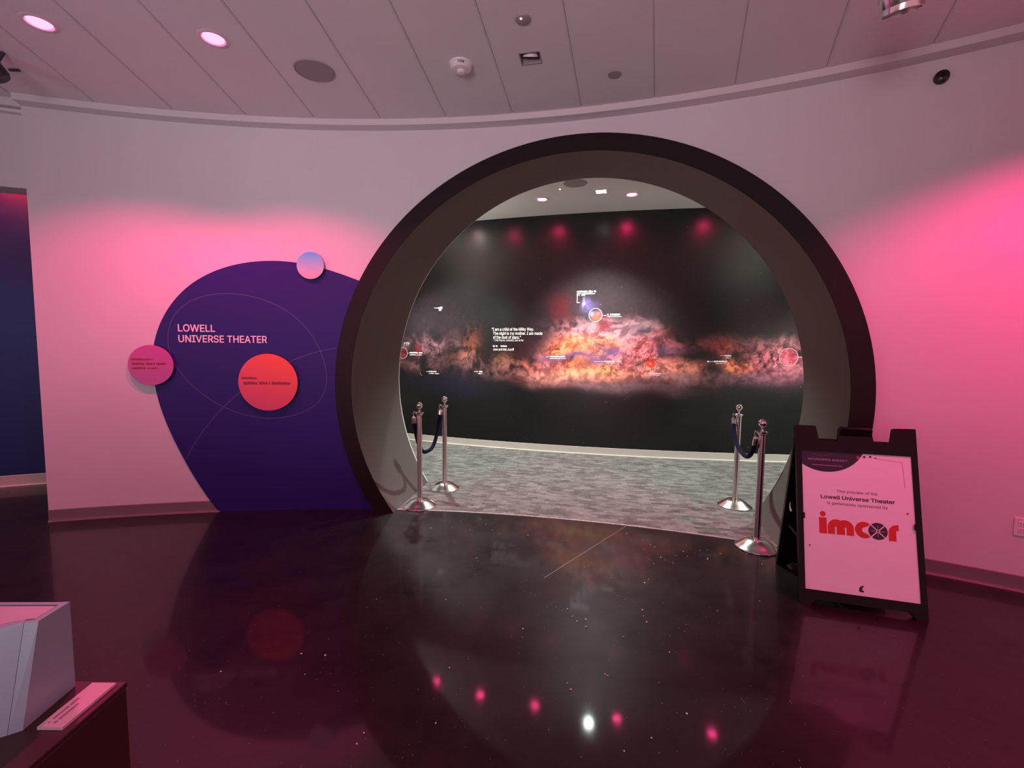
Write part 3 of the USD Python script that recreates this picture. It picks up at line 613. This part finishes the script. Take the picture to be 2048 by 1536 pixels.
sq = thing('square_lamp', 'bright white square lamp in the hall ceiling', 'ceiling light', (1.03, 5.65, HALL_Z))
fr = solid(yawed(sg.box(-.075, -.075, .075, .075).difference(sg.box(-.06, -.06, .06, .06)), (1.03, 5.65), .26), HALL_Z - .010, HALL_Z)
obj('frame', fr, 'white_plastic', sq, smooth=False)
obj('diffuser', solid(yawed(sg.box(-.06, -.06, .06, .06), (1.03, 5.65), .26), HALL_Z - .004, HALL_Z - .001), 'lamp_white', sq, smooth=False)
ld = thing('indicator_light', 'tiny white indicator light on the hall ceiling', 'indicator light', (.537, 5.58, HALL_Z))
obj('bezel', shifted(cyl(.016, .006, -.006, 20, .001), .537, 5.58, HALL_Z), 'white_plastic', ld); obj('bulb', shifted(trimesh.creation.icosphere(2, .009), .537, 5.58, HALL_Z - .008), 'led_white', ld, smooth=True)
hs = thing('ceiling_speaker', 'grey round grille on the hall ceiling at the edge of the ring', 'speaker', (.69, 5.40, HALL_Z))
obj('grille', shifted(lathe([(0, -.008), (.10, -.008), (.13, -.004), (.135, 0), (0, 0)], 48), .69, 5.40, HALL_Z), 'grey_grille', hs)

c = polar(.0004, 7.6486)
sp = thing('ceiling_speaker', 'large grey round speaker grille flush in the panelled ceiling', 'speaker', (*c, CEIL))
obj('grille', lathe([(0, -.006), (.118, -.006), (.124, -.004), (.124, .0), (0, .0)], 64), 'grey_grille', sp, local=True)
obj('rim', lathe([(.124, .0), (.124, -.007), (.132, -.006), (.135, 0)], 64), 'grey_plastic', sp, local=True)
c = polar(.1356, 7.628)
sm = thing('smoke_detector', 'white domed smoke detector marked FIRE on the ceiling', 'smoke detector', (*c, CEIL))
obj('base', lathe([(0, .0), (.078, 0), (.078, -.010), (.074, -.014), (0, -.014)], 48), 'white_plastic', sm, local=True)
obj('body', lathe([(0, -.013), (.071, -.013), (.070, -.030), (.062, -.040), (.045, -.044), (0, -.044)], 48), 'white_plastic', sm, local=True)
obj('sensor_cage', lathe([(0, -.043), (.028, -.043), (.026, -.056), (.018, -.062), (0, -.062)], 32), 'white_plastic', sm, local=True)
tx = lettering('FIRE', .016, .046, .001, True); tx.apply_translation([-.023, -.008, 0])
tv = tx.vertices.copy(); a = tv[:, 0] / .0715 + 0.0; rr = .0712 + tv[:, 2]; ang = -PI / 2 + .10 + a
tx.vertices = np.stack([rr * np.cos(ang), rr * np.sin(ang), -.021 + tv[:, 1]], 1)
obj('lettering', tx, 'ink_dark', sm, smooth=False, local=True)
# square recessed spotlight
gm = thing('recessed_spotlight', 'square recessed ceiling opening with a tilted unlit silver lamp', 'ceiling light', (*gim_c, CEIL))
fr = yawed(sg.box(-.070, -.066, .070, .066).difference(sg.box(-.063, -.059, .063, .059)), gim_c, gim_t)
obj('frame', solid(fr, CEIL - .004, CEIL + .07), 'grey_grille', gm, smooth=False)
obj('housing', solid(yawed(sg.box(-.064, -.060, .064, .060), gim_c, gim_t), CEIL + .066, CEIL + .075), 'grey_plastic', gm, smooth=False)
lm = lathe([(0, .030), (.020, .028), (.040, .012), (.050, -.012), (.053, -.012), (.045, .020), (.020, .040), (0, .040)], 40)
lm.apply_transform(trimesh.transformations.rotation_matrix(.55, [1, 0, 0])); lm.apply_translation([0, 0, .034])
obj('lamp', shifted(lm, *gim_c, CEIL - .012), 'white_plastic', gm)
c = polar(.1994, 7.2655)
ms = thing('motion_sensor', 'flat grey ceiling sensor with a tiny pink light', 'motion sensor', (*c, CEIL))
obj('plate', lathe([(0, -.012), (.030, -.012), (.043, -.007), (.047, 0), (0, 0)], 40), 'grey_plastic', ms, local=True)
obj('indicator', shifted(trimesh.creation.icosphere(2, .0065), -.012, -.022, -.012), 'led_pink', ms, smooth=True, local=True)
c = polar(.2664, 7.94)
sc_ = thing('sprinkler_cover', 'small flat grey disc on the ceiling near the moulding', 'sprinkler cover', (*c, CEIL))
obj('cover', lathe([(0, -.006), (.044, -.006), (.048, -.003), (.048, 0), (0, 0)], 40), 'grey_plastic', sc_, local=True)

def oriented(m, axis, at, scale=1.0):
    z = np.array(axis, float); z /= np.linalg.norm(z); T = np.eye(4); x = np.cross([0, 1, 0.2], z); x /= np.linalg.norm(x)
    T[:3, 0], T[:3, 1], T[:3, 2], T[:3, 3] = x, np.cross(z, x), z, at
    m = m.copy(); m.apply_scale(scale); m.apply_transform(T); return m
# silver can spotlight cut by the top of the frame
sa = np.array([1.637, 2.09, 2.925]); ax = np.array([-.19, -.225, .76])
sl = thing('can_spotlight', 'silver can spotlight hanging at the top edge of the photo', 'spotlight', sa)
obj('can', oriented(lathe([(.094, .018), (.098, .030), (.110, .10), (.112, .20), (.09, .235), (0, .24)], 56), ax, sa, .76), 'steel', sl)
obj('rim', oriented(lathe([(.088, .0), (.098, .0), (.100, .004), (.100, .032), (.094, .036), (.086, .03), (.088, .0)], 56), ax, sa, .76), 'steel', sl)
obj('lens', oriented(lathe([(0, .02), (.088, .02), (.088, .026), (0, .026)], 40), ax, sa, .76), 'black_plastic', sl)
top = sa + .178 * ax / np.linalg.norm(ax)
obj('stem', tube([top, (top[0], top[1], CEIL)], .014, 12), 'dark_metal', sl)
# dark track head at the left edge
ta = np.array([-3.40, 3.19, 3.30])
tr = thing('track_spotlight', 'dark spotlight head at the far left of the ceiling', 'spotlight', ta)
obj('head', oriented(lathe([(0, -.09), (.045, -.09), (.055, -.07), (.060, .06), (.052, .075), (0, .075)], 40), (-.5, -.3, .8), ta + [-.03, 0, 0]), 'dark_metal', tr)
obj('stem', tube([ta + [.0, .02, .04], (ta[0] + .03, ta[1] + .03, CEIL)], .012, 12), 'dark_metal', tr)
obj('mounting_plate', shifted(rbox(.07, .02, .010, .002), ta[0] - .10, ta[1] + .22, CEIL - .012), 'dark_metal', tr)

# ================================================================== SMALL WALL DEVICES
wd = thing('security_camera', 'small black round camera high on the curved wall', 'camera', wall_pt(4.294, 3.233))
b0 = lathe([(0, 0), (.040, 0), (.040, .014), (.036, .030), (.020, .040), (0, .042)], 40); b0.vertices = b0.vertices + [4.294, 3.233, 0]
obj('body', on_wall(b0), 'black_plastic', wd)
b1 = lathe([(0, .040), (.014, .040), (.013, .046), (0, .047)], 24); b1.vertices = b1.vertices + [4.294, 3.233, 0]
obj('lens', on_wall(b1), 'ring_black', wd)
so = thing('power_socket', 'white double wall socket low on the wall right of the sign', 'socket', wall_pt(4.842, .41))
pb = rbox(.072, .115, .006, .002); pb.apply_translation([4.842, .41, 0]); obj('plate', on_wall(pb), 'white_plastic', so)
for dz_ in (-.02, .02):
    sb_ = rbox(.034, .028, .003, .001); sb_.apply_translation([4.842, .41 + dz_, .0055]); obj('outlet', on_wall(sb_), 'white_plastic', so)
    sl_ = solid(shapely.union_all([sg.box(4.834, .41 + dz_ - .004, 4.836, .41 + dz_ + .006), sg.box(4.847, .41 + dz_ - .004, 4.849, .41 + dz_ + .005)]), .0084, .0092)
    obj('slot', on_wall(sl_), 'black_plastic', so, smooth=False)

# ================================================================== STANCHIONS AND ROPES
ST = [(-.856, 4.280), (-.702, 4.833), (1.867, 3.427), (2.148, 4.366)]
STL = ['polished steel rope post left of the opening, nearer the camera', 'polished steel rope post left of the opening, standing on the carpet behind', 'polished steel rope post right of the opening, beside the black sign', 'polished steel rope post right of the opening, standing back on the carpet']
def stanchion():
    t = thing('rope_stanchion', STL[0], 'stanchion', (*ST[0], 0), 'polished rope posts at the opening')
    prof = [(0, 0), (.150, 0), (.153, .004), (.152, .010), (.147, .014)] + [(.147 - .120 * (k / 10), .014 + .062 * math.sin(k / 10 * PI / 2) ** 1.15) for k in range(1, 11)] + [(.026, .082), (0, .082)]
    obj('base', lathe(prof, 72), 'steel', t, local=True)
    obj('pole', lathe([(0, .078), (.0245, .078), (.0245, .868), (0, .868)], 40), 'steel', t, local=True)
    cr = lathe([(0, .862), (.027, .862), (.028, .870), (.032, .874), (.040, .884), (.041, .890), (.038, .889), (.030, .879), (.024, .876), (0, .876)], 48)
    cm = m3.Manifold(m3.Mesh(np.asarray(cr.vertices, np.float32), np.asarray(cr.faces, np.uint32)))
    for k in range(4):
        cut = m3.Manifold.cube([.030, .010, .03], True).translate([.046, 0, .888]).rotate([0, 0, 45 + 90 * k]); cm = cm - cut
    obj('collar', cm if cm.num_tri() else cr, 'steel_bright', t, local=True)
    obj('neck', lathe([(.020, .874), (.016, .884), (.010, .900), (.0095, .912), (.013, .922), (.018, .928)], 32), 'steel_bright', t, local=True)
    bl_ = trimesh.creation.icosphere(4, .031); bl_.apply_translation([0, 0, .953]); obj('finial', bl_, 'steel_bright', t, smooth=True, local=True)
    return t
s0 = stanchion()
for k in (1, 2, 3): copy_of(s0, 'rope_stanchion', (*ST[k], 0), STL[k])

def rope(a, b, label, sag):
    a, b = np.array(a), np.array(b)
    off = np.array([-.050, -.002])
    pa, pb = np.array([*(a + off), .80]), np.array([*(b + off), .80])
    t = thing('velvet_rope', label, 'rope', (*((a + b) / 2), 0), 'dark velvet ropes between the posts')
    n = 60; x = np.linspace(-1, 1, n); drop = np.abs(x) ** 2.4
    q = pa + np.outer((x + 1) / 2, pb - pa); ease = np.sign(x) * np.abs(x) ** .82
    q[:, :2] = (pa + np.outer((ease + 1) / 2, pb - pa))[:, :2]
    q[:, 2] = .80 - sag * (1 - drop)
    obj('rope', tube(q, .0185, 18), 'velvet', t, smooth=True)
    for e, p in ((0, pa), (1, pb)):
        i = 0 if e == 0 else -1; j = 1 if e == 0 else -2
        dv = q[i] - q[j]; dv /= np.linalg.norm(dv)
        obj('end_cap', oriented(lathe([(0, -.012), (.021, -.012), (.0215, -.004), (.0215, .034), (.019, .046), (.010, .056), (0, .058)], 32), dv * .4 + [0, 0, .6], p), 'steel_bright', t)
        hp = [p + [0, 0, .05], p + [-.006, 0, .075], p + [0, 0, .094], p + [.010, 0, .090], p + [.012, 0, .074]]
        tck, _ = splprep(np.array(hp).T, s=0, k=3); hk = np.array(splev(np.linspace(0, 1, 20), tck)).T
        obj('hook', tube(hk, .0042, 10), 'steel_bright', t, smooth=True)
rope(ST[0], ST[1], 'dark velvet rope sagging between the two posts left of the opening', .335)
rope(ST[2], ST[3], 'dark navy velvet rope sagging between the two posts right of the opening', .175)

# ================================================================== A-FRAME SIGN
FL = np.array([1.717, 2.648, 0.0]); yaw = math.radians(-16.36); E1 = np.array([math.cos(yaw), math.sin(yaw), 0]); NB = np.array([-math.sin(yaw), math.cos(yaw), 0])
lean, hgt = .28, 1.03
def board_frame(foot, back):
    """Axes of one leaf: along the width, up the slope, out of its face."""
    e2 = (back * lean + np.array([0, 0, hgt])); e2 /= np.linalg.norm(e2); return foot, E1, e2, np.cross(E1, e2)
def on_board(mesh, fr):
    m = tri(mesh); o, a, b_, n_ = fr; m.vertices = o + np.outer(m.vertices[:, 0], a) + np.outer(m.vertices[:, 1], b_) + np.outer(m.vertices[:, 2], n_); return m
FF = board_frame(FL, NB); BF = board_frame(FL + NB * 2 * lean, -NB)
sg_ = thing('sandwich_board', 'black folding A-frame sign with a white sponsor poster', 'sign', FL + E1 * .317 + NB * lean)
Wd, Ln = .632, 1.067
outline = sg.Polygon([(0, 0), (.055, 0), (.085, .035), (.548, .035), (.578, 0), (Wd, 0), (Wd, Ln + .004), (.520, Ln), (.505, .985), (.416, .98), (.405, Ln - .02), (.240, Ln - .01), (.232, .975), (.128, .972), (.112, Ln - .004), (0, Ln - .004)])
outline = outline.buffer(.006, 4).buffer(-.012, 4).buffer(.006, 4)
win = sg.box(.031, .088, .602, .906)
obj('front_board', on_board(cat_(solid(outline.difference(win), -.030, 0.0), solid(outline, -.030, -.012)), FF), 'sign_plastic', sg_, smooth=False)
back_o = sg.Polygon([(0, 0), (.055, 0), (.085, .035), (.548, .035), (.578, 0), (Wd, 0), (Wd, Ln - .09), (.410, Ln - .09), (.405, Ln - .005), (.240, Ln - .002), (.236, Ln - .09), (0, Ln - .09)]).buffer(-.004).buffer(.004)
obj('back_board', on_board(solid(back_o, 0.0, .030), BF), 'sign_plastic', sg_, smooth=False)
obj('poster', on_board(solid(sg.box(.030, .087, .603, .907), -.0118, -.006), FF), 'sign_paper', sg_, smooth=False, label='white sponsor poster')
po = sg_ + '/poster'
D0, D1 = -.006, -.0052
arc_c = sg.Point(.160, 1.005).buffer(.222, 64).intersection(sg.box(.031, .087, .602, .906))
def ink(name, shape, m, d1=D1, label=None): obj(name, on_board(solid(shape, D0 + .0001, d1), FF), m, po, smooth=False, label=label)
def inkt(text, h, x, y, wd_, m, bold=False, d=D0): obj('lettering', on_board(shifted(lettering(text, h, wd_, .0008, bold), x, y, d), FF), m, po, smooth=False)
ink('corner_disc', arc_c, 'ink_plum', label='dark plum corner disc')
inkt('WONDERS AWAIT', .0115, .064, .850, .213, 'ink_grey', True, D1)
obj('rule_line', on_board(solid(sg.box(.086, .8195, .250, .8235), D1, D1 + .0006), FF), 'ink_grey', po, smooth=False)
obj('orbit_mark', on_board(solid(sg.LineString([(.095, .888), (.13, .880), (.17, .884), (.20, .892)]).buffer(.0012), D1, D1 + .0006), FF), 'ink_soft', po, smooth=False)
inkt('This preview of the', .0155, .2125, .6645, .209, 'ink_soft')
inkt('Lowell Universe Theater', .0205, .1255, .6235, .383, 'ink_dark', True)
inkt('is generously sponsored by', .0155, .160, .5905, .311, 'ink_soft')
# sponsor's wordmark
ii = sg.box(.117, .418, .153, .507).buffer(.002).union(sg.Point(.136, .530).buffer(.0155, 32))
mm = sg.box(.160, .418, .294, .470)
mm = mm.union(sg.Point(.206, .459).buffer(.0455, 40).intersection(sg.box(.15, .458, .3, .6))).union(sg.Point(.249, .459).buffer(.0455, 40).intersection(sg.box(.15, .458, .3, .6)))
for x0, x1 in ((.197, .206), (.248, .257)):
    mm = mm.difference(sg.box(x0, .40, x1, .458)).difference(sg.Point((x0 + x1) / 2, .458).buffer((x1 - x0) / 2, 16))
cc = sg.Point(.3465, .459).buffer(.0465, 48).difference(sg.Point(.352, .459).buffer(.0165, 32)).difference(sg.Polygon([(.352, .459 + .0165), (.352, .459 - .0165), (.42, .459 - .055), (.42, .459 + .055)]))
cc = cc.difference(sg.Point(.4155, .459).buffer(.0535, 48))
rr_ = sg.box(.468, .412, .505, .462).union(sg.Point(.5135, .459).buffer(.0455, 40).intersection(sg.box(.46, .458, .5185, .51))).difference(sg.box(.506, .40, .53, .472))
for q in (ii, mm, cc, rr_): ink('logo_letter', q, 'ink_red')
wh = sg.Point(.4155, .459).buffer(.0475, 64)
for k in range(4):
    a = PI / 4 + k * PI / 2; wh = wh.difference(sg.LineString([(.4155 + .006 * math.cos(a), .459 + .006 * math.sin(a)), (.4155 + .06 * math.cos(a), .459 + .06 * math.sin(a))]).buffer(.0032))
for k in range(4):
    a = k * PI / 2; wh = wh.difference(sg.LineString([(.4155, .459), (.4155 + .034 * math.cos(a), .459 + .034 * math.sin(a))]).buffer(.0012))
wh = wh.difference(sg.Point(.4155, .459).buffer(.0075)).union(sg.Point(.4155, .459).buffer(.0045))
ink('logo_wheel', wh, 'ink_dark', label='dark spoked wheel of the logo')
lg = sg.Polygon([(.309, .110), (.328, .108), (.331, .116), (.322, .121), (.326, .136), (.336, .143), (.322, .144), (.309, .133), (.306, .120)])
ink('emblem', lg, 'ink_plum')
for x, y, r_, m_ in ((.333, .881, .0085, 'ink_red'), (.365, .887, .0062, 'ink_dark'), (.396, .890, .0060, 'ink_dark'), (.4235, .884, .0042, 'ink_soft')):
    obj('planet_dot', on_board(solid(sg.Point(x, y).buffer(r_, 20), D0, D1 + .0006), FF), m_, po, smooth=False)
ink('orbit_mark', sg.LineString([(.41, .887), (.44, .879), (.555, .868), (.560, .80), (.562, .72)]).buffer(.0006), 'ink_soft')
for x, y in ((.567, .575), (.062, .340)):
    obj('screw', on_board(shifted(cyl(.0042, .004, -.006, 14, .0008), x, y), FF), 'ink_soft', sg_)
for x, y in ((.030, .511), (.600, .504)):
    obj('clip', on_board(shifted(rbox(.016, .034, .006, .002), x, y, 0.0), FF), 'sign_plastic', sg_)
# carrying cut-out edge seen as a pale crescent on the back leaf's side, and the folding stay between the leaves
cs_ = sg.Point(0, 0).buffer(.030, 32).difference(sg.Point(-.012, .006).buffer(.027, 32)).intersection(sg.box(0.0, -.04, .05, .04))
fp = FL + E1 * .0 + NB * .26 + np.array([0, 0, .50])
for x in (.03, .60): obj('stay', tube([FL + E1 * x + NB * .10 + [0, 0, .33], FL + E1 * x + NB * .46 + [0, 0, .33]], .006, 8), 'sign_plastic', sg_)
cm_ = solid(affinity.rotate(cs_, -30, origin=(0, 0)), 0, .004).transform([[0, 0, 1, 0], [1, 0, 0, 0], [0, 1, 0, 0]])
cv = tri(cm_); cv.vertices = fp + np.outer(cv.vertices[:, 0] - .006, E1) + np.outer(cv.vertices[:, 1], NB) + np.outer(cv.vertices[:, 2], [0, 0, 1])
obj('handle_slot', cv, 'sign_paper', sg_, smooth=False, label='pale crescent handle on the side')

# ================================================================== DISPLAY CASE
pz = .60
pd = thing('display_plinth', 'dark brown plinth in the near corner carrying a white case', 'plinth', (-1.4, .75, 0))
obj('body', rbox(.775, .86, pz - .012, .003, (-1.3985, .735, 0)), 'plinth_brown', pd)
obj('top_slab', rbox(.785, .87, .014, .002, (-1.4035, .733, pz - .014)), 'plinth_brown', pd)
ZT = pz + .228
A, B, P, C, Dp = [np.array(q) for q in ((-1.132, 1.150), (-1.121, 1.008), (-1.141, .994), (-1.50, .775), (-1.55, 1.140))]
At, Bt, Pt, Ct, Dt = [np.array(q) for q in ((-1.134, 1.152), (-1.128, 1.066), (-1.156, 1.060), (-1.52, .845), (-1.55, 1.142))]
base_p, top_p = sg.Polygon([A, B, P, C, Dp]), sg.Polygon([At, Bt, Pt, Ct, Dt])
dc_ = thing('display_case', 'pale closed display case standing on the dark plinth', 'display case', (*base_p.centroid.coords[0], pz))
def inset(poly, d): return [np.array(q) for q in np.array(sg.polygon.orient(poly.buffer(-d, join_style=2)).exterior.coords)[:-1]]
def frustum(lo, hi, z0, z1):
    return trimesh.convex.convex_hull(np.array([(*q, z0) for q in lo] + [(*q, z1) for q in hi]))
cen = np.array(base_p.centroid.coords[0])
def leaf(p, q, pt, qt, z1, th=.016):
    """A panel of the case between two corners, as thick as th."""
    d = (q - p) / np.linalg.norm(q - p); nn = np.array([d[1], -d[0]])
    if np.dot(nn, cen - (p + q) / 2) < 0: nn = -nn
    return trimesh.convex.convex_hull(np.array([(*x, pz) for x in (p, q, q + nn * th, p + nn * th)] + [(*x, z1) for x in (pt, qt, qt + nn * th, pt + nn * th)]))
obj('core', frustum(inset(base_p, .018), inset(top_p, .018), pz, ZT - .008), 'gasket', dc_, smooth=False)
obj('side_panel', leaf(A, B, At, Bt, ZT), 'case_side_shade', dc_, smooth=False)
obj('corner_post', leaf(B, P, Bt, Pt, ZT - .001, .012), 'case_side_shade', dc_, smooth=False)
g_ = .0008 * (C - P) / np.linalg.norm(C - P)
obj('front_panel', leaf(P + g_, C, Pt + g_, Ct, ZT - .001), 'case_side_shade', dc_, smooth=False)
obj('back_panel', leaf(Dp, A, Dt, At, ZT - .001, .010), 'case_side_shade', dc_, smooth=False)
obj('top_panel', solid(top_p.buffer(-.019, join_style=2), ZT - .008, ZT - .001), 'case_top_lit', dc_, smooth=False)
cardp = np.array([(-1.091, 1.154), (-1.029, 1.154), (-1.031, 1.010), (-1.090, 1.010)])
cd = thing('caption_card', 'pink tinted caption card lying on the plinth beside the case', 'label card', (*cardp.mean(0), pz))
obj('card', solid(sg.Polygon(cardp), pz, pz + .007), 'card_paper', cd, smooth=False)
for k, (x, y0_, y1_) in enumerate([(-1.073, 1.022, 1.10), (-1.058, 1.022, 1.085)]):
    q = affinity.rotate(words(y1_ - y0_, .006, 131 + k, 0, 0), 90, origin=(0, 0)); q = affinity.translate(q, x, y0_)
    obj('lettering', solid(q, pz + .007, pz + .0074), 'ink_card', cd, smooth=False)

# ================================================================== CRUMBS ON THE FLOOR
SP = [(-1.32, 2.02), (-1.01, 2.15), (-0.79, 2.65), (0.07, 2.37), (-0.28, 2.06), (0.44, 2.03), (0.45, 2.02), (0.26, 1.97), (0.27, 1.93), (0.79, 2.19), (0.55, 1.68), (0.73, 1.8), (0.43, 1.62), (0.75, 2.5), (0.75, 2.44), (0.76, 2.56), (0.59, 2.31), (0.35, 2.49), (0.37, 2.44), (0.42, 2.46), (0.41, 2.39), (0.33, 2.56), (0.94, 3.66), (1.03, 3.53), (1.07, 3.46), (1.08, 3.24), (1.0, 3.14), (1.14, 3.15), (1.2, 3.27), (1.28, 3.26), (1.28, 3.34), (1.41, 3.36), (1.41, 3.22), (1.47, 3.37), (1.54, 3.31), (1.76, 3.15), (0.98, 3.24), (1.0, 3.36), (0.66, 2.93), (0.9, 2.92), (0.86, 2.87), (1.49, 2.67), (1.19, 2.56), (-0.43, 3.9), (-0.21, 3.84), (-0.66, 3.74), (0.03, 3.41), (-0.24, 3.2), (-0.38, 2.65), (-0.93, 2.01), (-0.89, 2.14), (-0.56, 1.69), (-0.57, 1.64), (-0.29, 1.74), (-0.59, 3.79), (-0.48, 3.75), (-0.33, 3.71), (-0.09, 3.64), (0.14, 3.61), (-0.15, 3.71), (0.99, 3.2), (1.1, 3.2), (1.09, 3.41)]
rng = np.random.default_rng(17); bits = []
for k, (x, y) in enumerate(SP + [(rng.uniform(-1.6, 1.6), rng.uniform(1.5, 3.9)) for _ in range(150)]):
    s_ = rng.uniform(.0034, .0062) if k < len(SP) else rng.uniform(.0010, .0022)
    m = trimesh.creation.icosphere(0, s_); m.vertices *= rng.uniform(.6, 1.2, m.vertices.shape); m.apply_scale([1, 1, .7]); m.apply_translation([x, y, s_ * .5]); bits.append(m)
obj('salt_crumbs', trimesh.util.concatenate(bits), 'crystal', label='scattered white crumbs on the dark floor', cat='crumbs', kind='stuff', smooth=False)
